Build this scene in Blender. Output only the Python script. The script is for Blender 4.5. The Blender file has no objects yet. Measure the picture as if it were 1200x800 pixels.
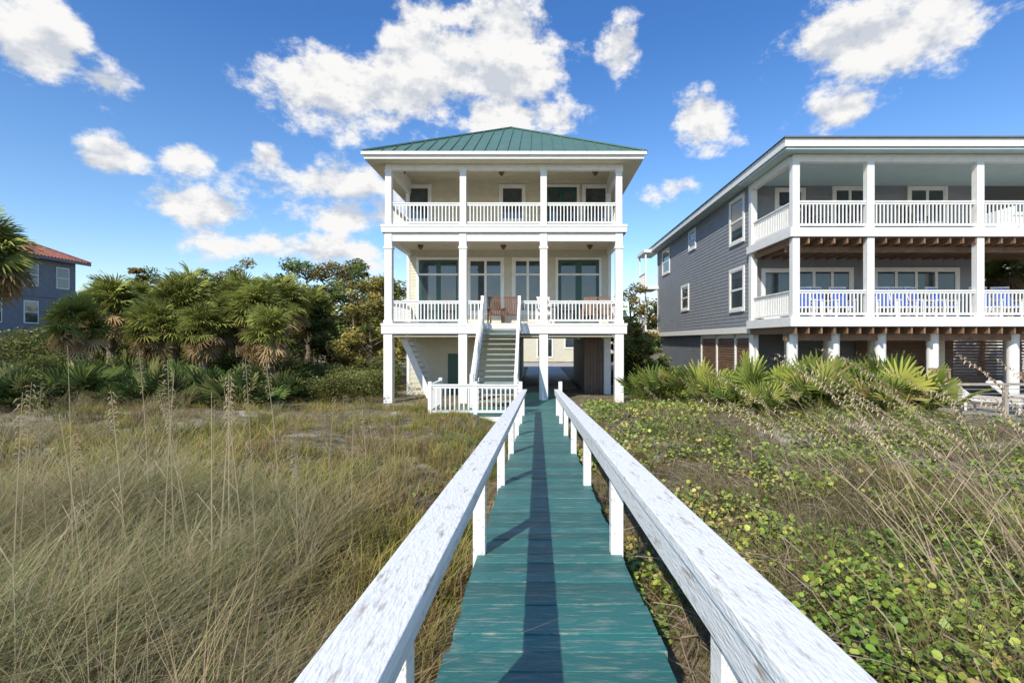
import bpy, math, random
import numpy as np
from mathutils import Vector, Matrix
random.seed(7); rng=np.random.default_rng(7)
S=bpy.context.scene
S.view_settings.view_transform='Standard'; S.view_settings.look='None'; S.view_settings.exposure=0
# ------------------------------------------------------------------ materials
def nodes(name):
    m=bpy.data.materials.new(name); m.use_nodes=True
    nt=m.node_tree; b=nt.nodes['Principled BSDF']; return m,nt,b
def L(nt,a,b): nt.links.new(a,b)
def mat(name,c1,c2=None,rough=.6,scale=8,stretch=(1,1,1),bump=0,bscale=40,metal=0,spec=.5,island=0,lo=.35,hi=.65,detail=4):
    m,nt,b=nodes(name); c2=c2 or tuple(x*.8 for x in c1)
    tc=nt.nodes.new('ShaderNodeTexCoord'); mp=nt.nodes.new('ShaderNodeMapping'); mp.inputs['Scale'].default_value=stretch
    L(nt,tc.outputs['Object'],mp.inputs[0])
    n=nt.nodes.new('ShaderNodeTexNoise'); n.inputs['Scale'].default_value=scale; n.inputs['Detail'].default_value=detail; n.inputs['Roughness'].default_value=.65
    L(nt,mp.outputs[0],n.inputs['Vector'])
    r=nt.nodes.new('ShaderNodeValToRGB'); r.color_ramp.elements[0].position=lo; r.color_ramp.elements[1].position=hi
    r.color_ramp.elements[0].color=(*c1,1); r.color_ramp.elements[1].color=(*c2,1)
    L(nt,n.outputs['Fac'],r.inputs[0]); out=r.outputs[0]
    if island:
        g=nt.nodes.new('ShaderNodeNewGeometry'); mr=nt.nodes.new('ShaderNodeMapRange'); mr.inputs[3].default_value=1-island; mr.inputs[4].default_value=1+island
        L(nt,g.outputs['Random Per Island'],mr.inputs[0])
        h=nt.nodes.new('ShaderNodeHueSaturation'); L(nt,mr.outputs[0],h.inputs['Value']); L(nt,out,h.inputs['Color']); out=h.outputs[0]
    L(nt,out,b.inputs['Base Color'])
    b.inputs['Roughness'].default_value=rough; b.inputs['Metallic'].default_value=metal; b.inputs['Specular IOR Level'].default_value=spec
    if bump:
        n2=nt.nodes.new('ShaderNodeTexNoise'); n2.inputs['Scale'].default_value=bscale; n2.inputs['Detail'].default_value=4
        L(nt,mp.outputs[0],n2.inputs['Vector']); bp=nt.nodes.new('ShaderNodeBump'); bp.inputs['Strength'].default_value=bump; bp.inputs['Distance'].default_value=.01
        L(nt,n2.outputs['Fac'],bp.inputs['Height']); L(nt,bp.outputs[0],b.inputs['Normal'])
    return m
def plantmat(name,trans=.3):
    m=bpy.data.materials.new(name); m.use_nodes=True; nt=m.node_tree; nt.nodes.remove(nt.nodes['Principled BSDF'])
    a=nt.nodes.new('ShaderNodeAttribute'); a.attribute_name='Col'
    b=nt.nodes.new('ShaderNodeBsdfDiffuse'); L(nt,a.outputs['Color'],b.inputs['Color'])
    t=nt.nodes.new('ShaderNodeBsdfTranslucent'); L(nt,a.outputs['Color'],t.inputs[0])
    mx=nt.nodes.new('ShaderNodeMixShader'); mx.inputs[0].default_value=trans
    L(nt,b.outputs[0],mx.inputs[1]); L(nt,t.outputs[0],mx.inputs[2]); L(nt,mx.outputs[0],nt.nodes['Material Output'].inputs[0])
    return m
def glossyplant(name,rough):
    m,nt,b=nodes(name); a=nt.nodes.new('ShaderNodeAttribute'); a.attribute_name='Col'
    L(nt,a.outputs['Color'],b.inputs['Base Color']); b.inputs['Roughness'].default_value=rough; b.inputs['Specular IOR Level'].default_value=.3; return m
M_white=mat('white_paint',(.80,.785,.74),(.70,.675,.62),.5,5,lo=.45,hi=.8)
M_rail=mat('weathered_white_paint',(.84,.82,.77),(.40,.31,.22),.65,9,(4,.8,4),bump=.6,bscale=30,lo=.55,hi=.72,island=.06,detail=9)
M_deck=mat('teal_deck_paint',(.028,.150,.138),(.30,.30,.24),.5,6,(1.0,7,1),bump=.6,bscale=25,lo=.52,hi=.76,island=.24,detail=9)
M_cream=mat('cream_siding',(.63,.59,.46),(.57,.53,.41),.6,3)
M_ceil=mat('tan_ceiling',(.62,.54,.38),(.54,.47,.33),.6,3)
M_soff=mat('cream_soffit',(.68,.63,.48),(.62,.57,.43),.6,3)
M_grey=mat('grey_siding',(.26,.272,.292),(.225,.238,.258),.6,2)
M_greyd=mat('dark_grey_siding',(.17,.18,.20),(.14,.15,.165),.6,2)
M_greenroof=mat('green_metal_roof',(.085,.165,.125),(.105,.19,.15),.45,2,spec=.5)
M_green=mat('dark_green_paint',(.015,.09,.065),(.012,.065,.05),.4)
M_tread=mat('grey_green_tread',(.22,.29,.26),(.30,.33,.29),.6,6)
M_glass=mat('window_glass',(.02,.03,.035),(.05,.07,.08),.04,1.2,spec=1.0)
M_wood=mat('brown_wood',(.30,.18,.10),(.18,.10,.06),.6,4,(1,8,1),island=.15)
M_pool=mat('grey_wood',(.42,.37,.31),(.30,.26,.21),.7,4,(1,8,1),island=.15)
M_louver=mat('brown_louver',(.27,.15,.09),(.19,.105,.065),.6,4,island=.15)
M_dark=mat('dark_interior',(.05,.046,.04),(.035,.03,.03),.8)
M_blueceil=mat('pale_blue_ceiling',(.48,.60,.60),(.44,.55,.56),.6,2)
M_conc=mat('concrete',(.52,.48,.41),(.40,.37,.32),.85,3,bump=.2)
M_tile=mat('red_tile',(.34,.10,.06),(.22,.07,.045),.7,6,island=.2)
M_stucco=mat('blue_grey_stucco',(.20,.215,.24),(.165,.18,.20),.85,2)
M_bark=mat('bark',(.24,.18,.12),(.11,.085,.06),.9,10,bump=.6)
M_blue=mat('blue_fabric',(.02,.09,.42),(.02,.07,.33),.7,5)
M_tan=mat('tan_fabric',(.62,.57,.48),(.54,.49,.41),.8,5)
M_rattan=mat('brown_rattan',(.20,.10,.05),(.10,.05,.03),.6,40)
M_metal=mat('grey_metal',(.35,.36,.37),(.28,.28,.29),.4,metal=.3)
M_red=mat('red_fabric',(.35,.05,.03),(.28,.04,.03),.7)
M_leaf=plantmat('foliage',.3); M_grass=plantmat('grass_blades',.35); M_vine=glossyplant('vine_leaves',.45)
M_ground,nt,b=nodes('dune_ground')
tc=nt.nodes.new('ShaderNodeTexCoord')
def nz(sc,det=6):
    n=nt.nodes.new('ShaderNodeTexNoise'); n.inputs['Scale'].default_value=sc; n.inputs['Detail'].default_value=det; L(nt,tc.outputs['Object'],n.inputs['Vector']); return n
def ramp(src,stops):
    r=nt.nodes.new('ShaderNodeValToRGB'); e=r.color_ramp.elements
    e[0].position=stops[0][0]; e[0].color=(*stops[0][1],1); e[1].position=stops[-1][0]; e[1].color=(*stops[-1][1],1)
    for p,c in stops[1:-1]:
        q=e.new(p); q.color=(*c,1)
    L(nt,src,r.inputs[0]); return r
r1=ramp(nz(9,7).outputs['Fac'],[(.3,(.08,.06,.034)),(.5,(.17,.135,.075)),(.7,(.31,.25,.16))])
r2=ramp(nz(.8,6).outputs['Fac'],[(.56,(0,0,0)),(.66,(1,1,1))])
mx=nt.nodes.new('ShaderNodeMix'); mx.data_type='RGBA'; mx.inputs['B'].default_value=(.62,.57,.48,1)
m2=nt.nodes.new('ShaderNodeMath'); m2.operation='MULTIPLY'; m2.inputs[1].default_value=.7
L(nt,r2.outputs[0],m2.inputs[0]); L(nt,m2.outputs[0],mx.inputs['Factor']); L(nt,r1.outputs[0],mx.inputs['A']); L(nt,mx.outputs['Result'],b.inputs['Base Color'])
b.inputs['Roughness'].default_value=.95
bp=nt.nodes.new('ShaderNodeBump'); bp.inputs['Strength'].default_value=.8; bp.inputs['Distance'].default_value=.05
L(nt,nz(25,5).outputs['Fac'],bp.inputs['Height']); L(nt,bp.outputs[0],b.inputs['Normal'])
# ------------------------------------------------------------------ helpers
def empty(name,loc=(0,0,0)):
    o=bpy.data.objects.new(name,None); S.collection.objects.link(o); o.location=loc; o.empty_display_size=.2; return o
class MB:
    def __init__(s): s.v=[]; s.f=[]
    def add(s,vs,fs):
        n=len(s.v); s.v+=[tuple(p) for p in vs]; s.f+=[tuple(i+n for i in f) for f in fs]
    def box(s,x0,x1,y0,y1,z0,z1):
        s.add([(x0,y0,z0),(x1,y0,z0),(x1,y1,z0),(x0,y1,z0),(x0,y0,z1),(x1,y0,z1),(x1,y1,z1),(x0,y1,z1)],
              [(0,3,2,1),(4,5,6,7),(0,1,5,4),(1,2,6,5),(2,3,7,6),(3,0,4,7)])
    def beam(s,p0,p1,w,h,up=(0,0,1)):
        p0=Vector(p0);p1=Vector(p1);d=(p1-p0).normalized();u=Vector(up)
        if abs(d.dot(u))>.99:u=Vector((0,1,0))
        r=d.cross(u).normalized();u=r.cross(d)
        vs=[]
        for p in (p0,p1):
            for a,b_ in ((-1,-1),(1,-1),(1,1),(-1,1)): vs.append(p+r*w*.5*a+u*h*.5*b_)
        s.add(vs,[(3,2,1,0),(4,5,6,7),(0,1,5,4),(1,2,6,5),(2,3,7,6),(3,0,4,7)])
    def cyl(s,p0,p1,r0,r1=None,n=12):
        r1=r0 if r1 is None else r1
        p0=Vector(p0);p1=Vector(p1);d=(p1-p0).normalized();u=Vector((0,0,1)) if abs(d.z)<.9 else Vector((1,0,0))
        a=d.cross(u).normalized();b_=d.cross(a)
        vs=[]
        for p,r in((p0,r0),(p1,r1)):
            for i in range(n):
                t=2*math.pi*i/n; vs.append(p+a*math.cos(t)*r+b_*math.sin(t)*r)
        s.add(vs,[(i,(i+1)%n,n+(i+1)%n,n+i) for i in range(n)]+[tuple(range(n))[::-1],tuple(range(n,2*n))])
    def build(s,name,m,parent=None,bevel=0,smooth=False):
        me=bpy.data.meshes.new(name); me.from_pydata(s.v,[],s.f); me.update()
        o=bpy.data.objects.new(name,me); S.collection.objects.link(o); me.materials.append(m)
        if parent:o.parent=parent
        if bevel:
            b=o.modifiers.new('b','BEVEL'); b.width=bevel; b.segments=2; b.limit_method='ANGLE'
        if smooth:
            for p in me.polygons:p.use_smooth=True
        return o
def npmesh(name,V,F,C,m,parent=None):
    me=bpy.data.meshes.new(name); V=np.ascontiguousarray(V,dtype=np.float32);F=np.ascontiguousarray(F,dtype=np.int32)
    me.vertices.add(len(V)); me.vertices.foreach_set('co',V.ravel())
    me.loops.add(F.size); me.loops.foreach_set('vertex_index',F.ravel())
    me.polygons.add(len(F)); me.polygons.foreach_set('loop_start',np.arange(0,F.size,4,dtype=np.int32))
    me.update(calc_edges=True)
    if C is not None:
        a=me.color_attributes.new('Col','FLOAT_COLOR','POINT'); cc=np.ones((len(V),4),dtype=np.float32); cc[:,:3]=np.clip(C,0,1); a.data.foreach_set('color',cc.ravel())
    me.materials.append(m); o=bpy.data.objects.new(name,me); S.collection.objects.link(o)
    if parent:o.parent=parent
    return o
def rot(yaw,pitch,roll=None):
    c,s_=np.cos(yaw),np.sin(yaw); cp,sp=np.cos(pitch),np.sin(pitch); z=np.zeros_like(c);o=z+1
    Rz=np.stack([np.stack([c,-s_,z],-1),np.stack([s_,c,z],-1),np.stack([z,z,o],-1)],-2)
    Rx=np.stack([np.stack([o,z,z],-1),np.stack([z,cp,-sp],-1),np.stack([z,sp,cp],-1)],-2)
    R=Rz@Rx
    if roll is not None:
        cr,sr=np.cos(roll),np.sin(roll)
        Ry=np.stack([np.stack([cr,z,sr],-1),np.stack([z,o,z],-1),np.stack([-sr,z,cr],-1)],-2); R=R@Ry
    return R
def inst(pv,pf,R,T,Sc,C,tipshade=None):
    pv=np.asarray(pv,float); pf=np.asarray(pf,int)
    Mn=len(T); V=np.einsum('mij,nj->mni',R,pv)*np.asarray(Sc)[:,None,None]+T[:,None,:]
    F=pf[None]+ (np.arange(Mn)*len(pv))[:,None,None]
    CC=np.repeat(C[:,None,:],len(pv),1)
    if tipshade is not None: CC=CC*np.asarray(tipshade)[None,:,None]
    return V.reshape(-1,3),F.reshape(-1,4),CC.reshape(-1,3)
def merge(parts):
    Vs=[];Fs=[];Cs=[];n=0
    for v,f,c in parts:
        Vs.append(v);Fs.append(f+n);Cs.append(c);n+=len(v)
    return np.concatenate(Vs),np.concatenate(Fs),np.concatenate(Cs)
_tab=rng.random((256,256))
def vn(x,y):
    xi=np.floor(x).astype(int);yi=np.floor(y).astype(int);fx=x-xi;fy=y-yi;fx=fx*fx*(3-2*fx);fy=fy*fy*(3-2*fy)
    g=lambda a,b:_tab[a%256,b%256]
    return (g(xi,yi)*(1-fx)+g(xi+1,yi)*fx)*(1-fy)+(g(xi,yi+1)*(1-fx)+g(xi+1,yi+1)*fx)*fy
def fbm(x,y,o=4):
    s=0;a=.5
    for i in range(o): s=s+a*vn(x*2**i+17*i,y*2**i+31*i); a*=.5
    return s/(1-.5**o)
def sst(a,b,x): t=np.clip((x-a)/(b-a),0,1); return t*t*(3-2*t)
def zg(x,y):
    x=np.asarray(x,float);y=np.asarray(y,float)
    walk=-1.60-.055*np.clip(y,-6,13)
    left=-1.62-.03*np.clip(y,0,20)+.62*(fbm(x*.35+5,y*.35)-.5)
    right=-1.42-.028*np.clip(y,0,14)+.55*(fbm(x*.4+50,y*.4+9)-.5)
    wl=sst(-.6,-2.2,x); wr=sst(.7,2.0,x)
    z=walk*(1-wl)*(1-wr)+left*wl+right*wr
    f=sst(14,18.5,y)
    f=np.maximum(f,sst(10.0,11.5,y)*sst(9,10.5,x))
    far=-2.28+.25*sst(4,9,x)+.25*sst(-9,-14,x)
    z=z*(1-f)+far*f
    return z+.05*(fbm(x*2.3,y*2.3)-.5)*(wl+wr)*(1-f)
# ------------------------------------------------------------------ terrain (one sheet)
def axis(n,near,farv):
    t=np.linspace(-1,1,n); return np.sign(t)*(np.abs(t)*near+ (np.abs(t)**7)*(farv-near))
gx=axis(281,34,900); gy=axis(281,34,900)+12
X,Y=np.meshgrid(gx,gy); Z=zg(X,Y)
V=np.stack([X.ravel(),Y.ravel(),Z.ravel()],1); n=281
i=np.arange(n-1);I,J=np.meshgrid(i,i); a=(J*n+I).ravel(); F=np.stack([a,a+1,a+n+1,a+n],1)
g=npmesh('ground',V,F,None,M_ground); g.data.polygons.foreach_set('use_smooth',np.ones(len(F),bool))
# ------------------------------------------------------------------ boardwalk
bw=empty('boardwalk')
def dz(y): return -1.23-.055*y
p=MB(); y=-2.0; k=0
while y<13.85:
    j=random.uniform(-.012,.012); jz=random.uniform(-.003,.003); p.beam((-.395+j,y+.07,dz(y+.07)-.019+jz),(.56+j,y+.07,dz(y+.07)-.019+jz+random.uniform(-.002,.002)),.140,.038,up=(0,.055,1)); y+=.146
p.build('deck_planks',M_deck,bw,bevel=.003)
p=MB()
for x in(-.3,.08,.46): p.beam((x,-2,dz(-2)-.12),(x,13.9,dz(13.9)-.12),.04,.15)
p.build('stringers',M_wood,bw)
def hz(h,y): return -h-.055*y
p=MB(); c=MB()
for s,(c0,c1),(b0,b1),(q0,q1) in ((0,(-.43,-.28),(-.346,-.316),(-.428,-.347)),(1,(.445,.60),(.456,.486),(.487,.568))):
    for k in range(-2,7):
        y=1.40+2.03*k
        if y>14: continue
        p.box(q0,q1,y-.045,y+.045,float(zg((q0+q1)/2,y))-.3,hz(.592,y))
    segs=[-2.6,-.6,3.43,7.49,11.55,13.75] if s else [-2.6,-.6,5.46,9.52,13.75]
    for a_,b_ in zip(segs[:-1],segs[1:]):
        g0=.0015
        c.beam(((c0+c1)/2,a_+g0,hz(.57,a_)),((c0+c1)/2,b_-g0,hz(.57,b_)),c1-c0,.04)
        c.beam(((b0+b1)/2,a_+g0,hz(.646,a_)),((b0+b1)/2,b_-g0,hz(.646,b_)),b1-b0,.108)
p.build('rail_posts',M_rail,bw,bevel=.004); c.build('handrails',M_rail,bw,bevel=.004)
p=MB(); 
for k in range(12):
    y0=13.9+k*.146; p.box(-2.98,.66,y0,y0+.139,-2.05,-2.012)
p.build('landing_planks',M_deck,bw,bevel=.003)
p=MB(); p.box(-2.98,.66,13.92,13.96,-2.22,-2.06); p.box(-2.98,.66,15.55,15.6,-2.22,-2.06)
p.build('landing_skirt',M_white,bw)
def railx(P,x0,x1,y,zb,h,sp=.125,w=.038,gap=.08):
    P.box(x0,x1,y-.045,y+.045,zb+h-.045,zb+h); P.box(x0,x1,y-.02,y+.02,zb+gap,zb+gap+.07)
    P.box(x0,x1,y-.02,y+.02,zb+h-.11,zb+h-.047)
    n=max(1,int((x1-x0)/sp)); 
    for i in range(1,n): 
        x=x0+(x1-x0)*i/n; P.box(x-w/2,x+w/2,y-.017,y+.017,zb+gap+.072,zb+h-.112)
def raily(P,y0,y1,x,zb,h,sp=.125,w=.038,gap=.08):
    P.box(x-.045,x+.045,y0,y1,zb+h-.045,zb+h); P.box(x-.02,x+.02,y0,y1,zb+gap,zb+gap+.07); P.box(x-.02,x+.02,y0,y1,zb+h-.11,zb+h-.047)
    n=max(1,int((y1-y0)/sp))
    for i in range(1,n):
        y=y0+(y1-y0)*i/n; P.box(x-.017,x+.017,y-w/2,y+w/2,zb+gap+.072,zb+h-.112)
p=MB()
railx(p,-2.9,-.5,14.0,-2.05,.86); raily(p,14.05,15.5,-2.94,-2.05,.86)
for x,y in((-2.94,14.0),(-1.7,14.02),(-.47,14.0),(-2.94,15.5),(.62,14.0)): p.box(x-.05,x+.05,y-.05,y+.05,-2.6,-1.12)
p.build('landing_railing',M_white,bw)
p=MB(); p.box(-.7,.95,15.6,24,-2.29,-2.16); p.build('path',M_deck)
# ------------------------------------------------------------------ generic house parts
def siding_front(P,x0,x1,z0,z1,y,e=.13):
    z=z0
    while z<z1-1e-4:
        zt=min(z+e,z1); P.add([(x0,y-.016,z),(x1,y-.016,z),(x1,y-.002,zt),(x0,y-.002,zt),(x0,y+.01,z),(x1,y+.01,z)],[(0,1,2,3),(4,5,1,0)]); z=zt
def siding_side(P,y0,y1,z0,z1,x,e=.13):
    z=z0
    while z<z1-1e-4:
        zt=min(z+e,z1); P.add([(x-.016,y0,z),(x-.016,y1,z),(x-.002,y1,zt),(x-.002,y0,zt),(x+.01,y0,z),(x+.01,y1,z)],[(3,2,1,0),(0,1,5,4)]); z=zt
def window(PF,PG,u0,u1,z0,z1,pos,side=False,nx=1,nzr=(),fr=.11,PS=None,sash=.05):
    def bx(P,a,b,c,d,w0,w1):
        if side: P.box(pos-w1,pos-w0,a,b,c,d)
        else: P.box(a,b,pos-w1,pos-w0,c,d)
    bx(PF,u0-fr,u0,z0-fr,z1+fr,.0,.06); bx(PF,u1,u1+fr,z0-fr,z1+fr,.0,.06)
    bx(PF,u0,u1,z1,z1+fr,.0,.058); bx(PF,u0,u1,z0-fr,z0,.0,.075)
    bx(PG,u0,u1,z0,z1,.0,.022)
    Q=PS or PF
    for k in range(nx):
        a=u0+(u1-u0)*k/nx; b=u0+(u1-u0)*(k+1)/nx
        bx(Q,a,a+sash,z0,z1,.02,.045); bx(Q,b-sash,b,z0,z1,.02,.0452); bx(Q,a+sash,b-sash,z1-sash,z1,.02,.044); bx(Q,a+sash,b-sash,z0,z0+sash*1.5,.02,.044)
    for zz in nzr: bx(PF,u0+.001,u1-.001,zz-.04,zz+.04,.02,.048)
# ------------------------------------------------------------------ main beach house
H=empty('beach_house')
FY=18.75; BY=21.75; XL,XR=-5.55,3.12; HB=34
W=lambda px:(px-630)/27.6
cols=[-5.44,-2.72,.22,2.97]
wh=MB()
for x in cols:
    wh.box(x-.115,x+.115,FY-.115,FY+.115,4.2,6.42); wh.box(x-.135,x+.135,FY-.135,FY+.135,.6,3.92)
    wh.box(x-.135,x+.135,FY-.135,FY+.135,6.14,6.20)
    wh.box(x-.165,x+.165,FY-.165,FY+.165,3.35,3.42); wh.box(x-.165,x+.165,FY-.165,FY+.165,.6,.75)
    wh.box(x-.16,x+.16,FY-.16,FY+.16,-2.5,.24)
wh.build('porch_columns',M_white,H,bevel=.008)
p=MB()
for zt,zb in((4.2,3.93),(.62,.25)):
    p.box(XL-.12,XR+.12,FY-.2,FY-.16,zb,zt); p.box(XL-.12,XL-.08,FY-.16,HB-.1,zb,zt); p.box(XR+.08,XR+.12,FY-.16,HB-.1,zb,zt)
    p.box(XL-.06,XR+.06,FY-.158,BY,zt-.03,zt-.004)
p.box(XL-.14,XR+.14,FY-.22,FY-.202,4.13,4.21)
p.box(XL-.14,XR+.14,FY-.22,FY-.202,.55,.63)
for z0,z1 in((3.62,3.928),(6.22,6.9)): 
    p.box(XL,XR,FY-.1,FY+.1,z0,z1); p.box(XL+.01,XL+.18,FY+.1,BY,z0+.002,z1); p.box(XR-.18,XR-.01,FY+.1,BY,z0+.002,z1)
EX0,EX1,EY0,EY1=-6.15,3.77,18.12,34.7
p.box(EX0,EX1,EY0,EY0+.04,6.43,6.66); p.box(EX0,EX0+.04,EY0+.04,EY1,6.43,6.66); p.box(EX1-.04,EX1,EY0+.04,EY1,6.43,6.66); p.box(EX0,EX1,EY1,EY1+.04,6.43,6.66)
p.box(EX0-.08,EX1+.08,EY0-.09,EY0-.002,6.56,6.67)
p.build('fascia_and_beams',M_white,H,bevel=.005)
p=MB(); p.box(EX0+.045,EX1-.045,EY0+.045,FY-.102,6.421,6.45); p.box(EX0+.045,XL-.002,FY-.1,EY1-.05,6.421,6.45); p.box(XR+.002,EX1-.045,FY-.1,EY1-.05,6.421,6.45); p.box(XL,XR,HB+.002,EY1-.05,6.421,6.45); p.build('soffit',M_soff,H)
p=MB(); p.box(XL+.19,XR-.19,FY+.11,BY,3.84,3.9); p.box(XL+.19,XR-.19,FY+.11,BY,6.80,6.84); p.box(XL,XR,FY-.1,HB,.14,.2); p.build('porch_ceilings',M_ceil,H)
p=MB(); p.box(XL+.02,XR-.02,BY,HB,.2,6.85); p.box(XL+.02,-.9,BY,HB-1,-2.5,.14); p.build('walls_core',M_cream,H)
p=MB(); siding_front(p,XL+.02,XR-.02,.62,3.84,BY); siding_front(p,XL+.02,XR-.02,4.2,6.80,BY); siding_front(p,XL+.02,-.9,-2.4,.13,BY,.2)
siding_side(p,BY,HB,.2,6.42,XL+.02); p.build('siding',M_cream,H)
wf=MB();gl=MB();gs=MB()
window(wf,gl,W(491),W(537),.66,3.42,BY,nx=2,nzr=(2.8,),PS=gs,sash=.09)
window(wf,gl,W(550),W(588),1.2,3.42,BY,nx=2,nzr=(2.8,))
window(wf,gl,W(603),W(634),1.2,3.42,BY,nx=2,nzr=(2.8,))
window(wf,gl,W(654),W(702),.66,3.42,BY,nx=2,nzr=(2.8,),PS=gs,sash=.13)
window(wf,gl,W(479),W(503),5.1,6.5,BY,nzr=(5.8,))
window(wf,gl,W(588),W(613),5.1,6.5,BY,nzr=(5.8,))
window(wf,gl,W(641),W(676),4.24,6.5,BY,nx=2,PS=gs,sash=.12)
window(wf,gl,W(685),W(711),5.1,6.5,BY,nzr=(5.8,))
wf.build('window_frames',M_white,H); gl.build('window_glass',M_glass,H)
gs.box(-3.8,-3.15,BY-.06,BY-.017,-2.3,-.55)
gs.build('green_doors',M_green,H)
p=MB(); p.box(XL,XL+.12,BY-.04,BY-.0,.62,6.22) ; p.box(XR-.12,XR,BY-.04,BY,.62,6.22); p.box(XL,XL+.12,BY-.04,BY,-2.4,.13); p.build('corner_boards',M_white,H)
cx=(EX0+EX1)/2; hw=(EX1-EX0)/2; ez=6.665; rz=ez+hw*.585
A=(EX0-.06,EY0-.06,ez);B=(EX1+.06,EY0-.06,ez);C_=(EX1+.06,EY1+.06,ez);D=(EX0-.06,EY1+.06,ez);E=(cx,EY0+hw,rz);F_=(cx,EY1-hw,rz)
p=MB(); p.add([A,B,C_,D,E,F_],[(0,1,4),(1,2,5,4),(2,3,5),(3,0,4,5)]); 
sl=(rz-ez)/hw; k=EX0+.2
while k<EX1:
    r=min(k-EX0,EX1-k); 
    p.beam((k,EY0-.06,ez+.02),(k,EY0+r,ez+sl*r+.02),.03,.05); p.beam((k,EY1+.06,ez+.02),(k,EY1-r,ez+sl*r+.02),.03,.05); k+=.406
k=EY0+.2
while k<EY1:
    r=min(k-EY0,EY1-k,hw)
    p.beam((EX0-.06,k,ez+.02),(EX0+r,k,ez+sl*r+.02),.03,.05); p.beam((EX1+.06,k,ez+.02),(EX1-r,k,ez+sl*r+.02),.03,.05); k+=.406
for q in(A,B): p.beam((q[0],q[1],ez+.03),(E[0],E[1],rz+.03),.16,.05)
for q in(C_,D): p.beam((q[0],q[1],ez+.03),(F_[0],F_[1],rz+.03),.16,.05)
p.beam((cx,E[1],rz+.03),(cx,F_[1],rz+.03),.2,.06)
p.build('hip_roof',M_greenroof,H)
p=MB()
for a_,b_ in zip(cols[:-1],cols[1:]):
    railx(p,a_+.12,b_-.12,FY,4.2,.84)
for a_,b_ in((cols[0]+.14,cols[1]-.14),(cols[1]+.14,-2.03),(-.62,.22-.14),(.22+.14,cols[3]-.14)): railx(p,a_,b_,FY,.62,.84)
for zb in(.62,4.2):
    for x in(cols[0],cols[3]): raily(p,FY+.14,BY-.03,x,zb,.84)
p.build('porch_railings',M_white,H)
p=MB(); t=MB(); sx0,sx1=-1.93,-.72; y0,y1=18.5,15.45; z0,z1=.6,-2.01; N=15
for x in(sx0-.03,sx1+.03): p.beam((x,y0+.05,z0-.16),(x,y1-.02,z1-.02),.05,.30)
for i in range(1,N):
    zz=z0+(z1-z0)*i/N; yy=y0+(y1-y0)*(i-.5)/N; t.box(sx0,sx1,yy-.14,yy+.1,zz-.04,zz)
for x in(sx0-.06,sx1+.06):
    p.beam((x,y0,z0+.86),(x,y1,z1+.86),.10,.05); p.beam((x,y0,z0+.74),(x,y1,z1+.74),.04,.08); p.beam((x,y0,z0+.18),(x,y1,z1+.18),.04,.08)
    p.box(x-.055,x+.055,y0-.05,y0+.06,.3,z0+1.02); p.box(x-.055,x+.055,y1-.06,y1+.05,-2.4,z1+1.0)
    ym=(y0+y1)/2; zm=(z0+z1)/2; p.box(x-.05,x+.05,ym-.05,ym+.05,-2.4,zm+.85)
    for i in range(1,24):
        f=i/24; yy=y0+(y1-y0)*f; zz=z0+(z1-z0)*f; p.box(x-.017,x+.017,yy-.018,yy+.018,zz+.2,zz+.73)
p.build('stair_rails_and_stringers',M_white,H); t.build('stair_treads',M_tread,H)
p=MB(); 
for yy in(20.2,21.1): p.beam((-5.3,yy,.1),(-4.25,yy,-2.25),.05,.24)
for i in range(11):
    f=(i+.5)/11; p.box(-5.3+1.05*f-.12,-5.3+1.05*f+.12,20.2,21.1,.1-2.35*f-.02,.1-2.35*f+.02)
p.build('side_stair',M_white,H)
p=MB()
for yy in(21.9,25,28,31,33.8):
    for x in(.22,2.97): p.box(x-.14,x+.14,yy-.14,yy+.14,-2.5,.14)
p.build('pilings',M_white,H)
p=MB(); k=2.05
while k<3.1: p.box(k,k+.07,22.1,22.13,-2.3,.14); k+=.13
p.build('slat_screen',M_louver,H)
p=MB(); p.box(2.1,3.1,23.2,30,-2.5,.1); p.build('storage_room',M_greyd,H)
p=MB()
for x,y,z in((W(590),20.6,6.79),(W(480),20.6,6.79),(W(694),20.6,6.79),(W(592),20.6,3.83),(W(500),20.6,3.83),(W(688),20.6,3.83)):
    p.cyl((x,y,z),(x,y,z-.05),.12); p.cyl((x,y,z-.05),(x,y,z-.16),.10,.05)
p.build('ceiling_lights',M_rattan,H)
def chair(name,x,y,z,m,yaw=0,s=1,cush=None):
    e=empty(name,(x,y,z)); e.rotation_euler=(0,0,yaw); q=MB()
    for a in(-.28,.28):
        q.box(a-.025,a+.025,-.28,-.23,0,.62); q.box(a-.025,a+.025,.24,.29,0,.62); q.box(a-.04,a+.04,-.32,.3,.621,.65)
        q.beam((a,-.4,.05),(a,.42,.05),.04,.04)
    q.box(-.25,.25,-.27,.26,.38,.42)
    for i in range(6): 
        a=-.22+.088*i; q.beam((a,.2,.42),(a,.42,1.12),.06,.02)
    q.beam((-.27,.42,1.1),(.27,.42,1.1),.04,.07); o=q.build('frame',m,e)
    if cush:
        q=MB(); q.box(-.24,.24,-.26,.2,.425,.5); q.beam((0,.2,.5),(0,.36,1.06),.46,.06,up=(0,1,0)); q.build('cushion',cush,e,bevel=.02)
    e.scale=(s,s,s); return e
for px,m in((582,M_rattan),(600,M_rattan),(640,M_white),(690,M_rattan),(706,M_rattan)): chair('porch_chair',(px-630)/30,19.9,.6,m,random.uniform(-.3,.3))
for px in(662,694): chair('porch_chair',(px-630)/29,20.6,4.2,M_dark,0)
e=empty('patio_table',((652-630)/29,20.3,.6)); q=MB(); q.cyl((0,0,.68),(0,0,.72),.45,n=24); q.cyl((0,0,0),(0,0,.68),.05); q.cyl((0,0,0),(0,0,.03),.25); q.build('table',M_rattan,e)
vs=[];fs=[]; q=MB()
rings=[(0,0),(.10,.012),(.19,.045),(.26,.09)]; ox,oy,oz=-6.35,22.6,1.15
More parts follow.
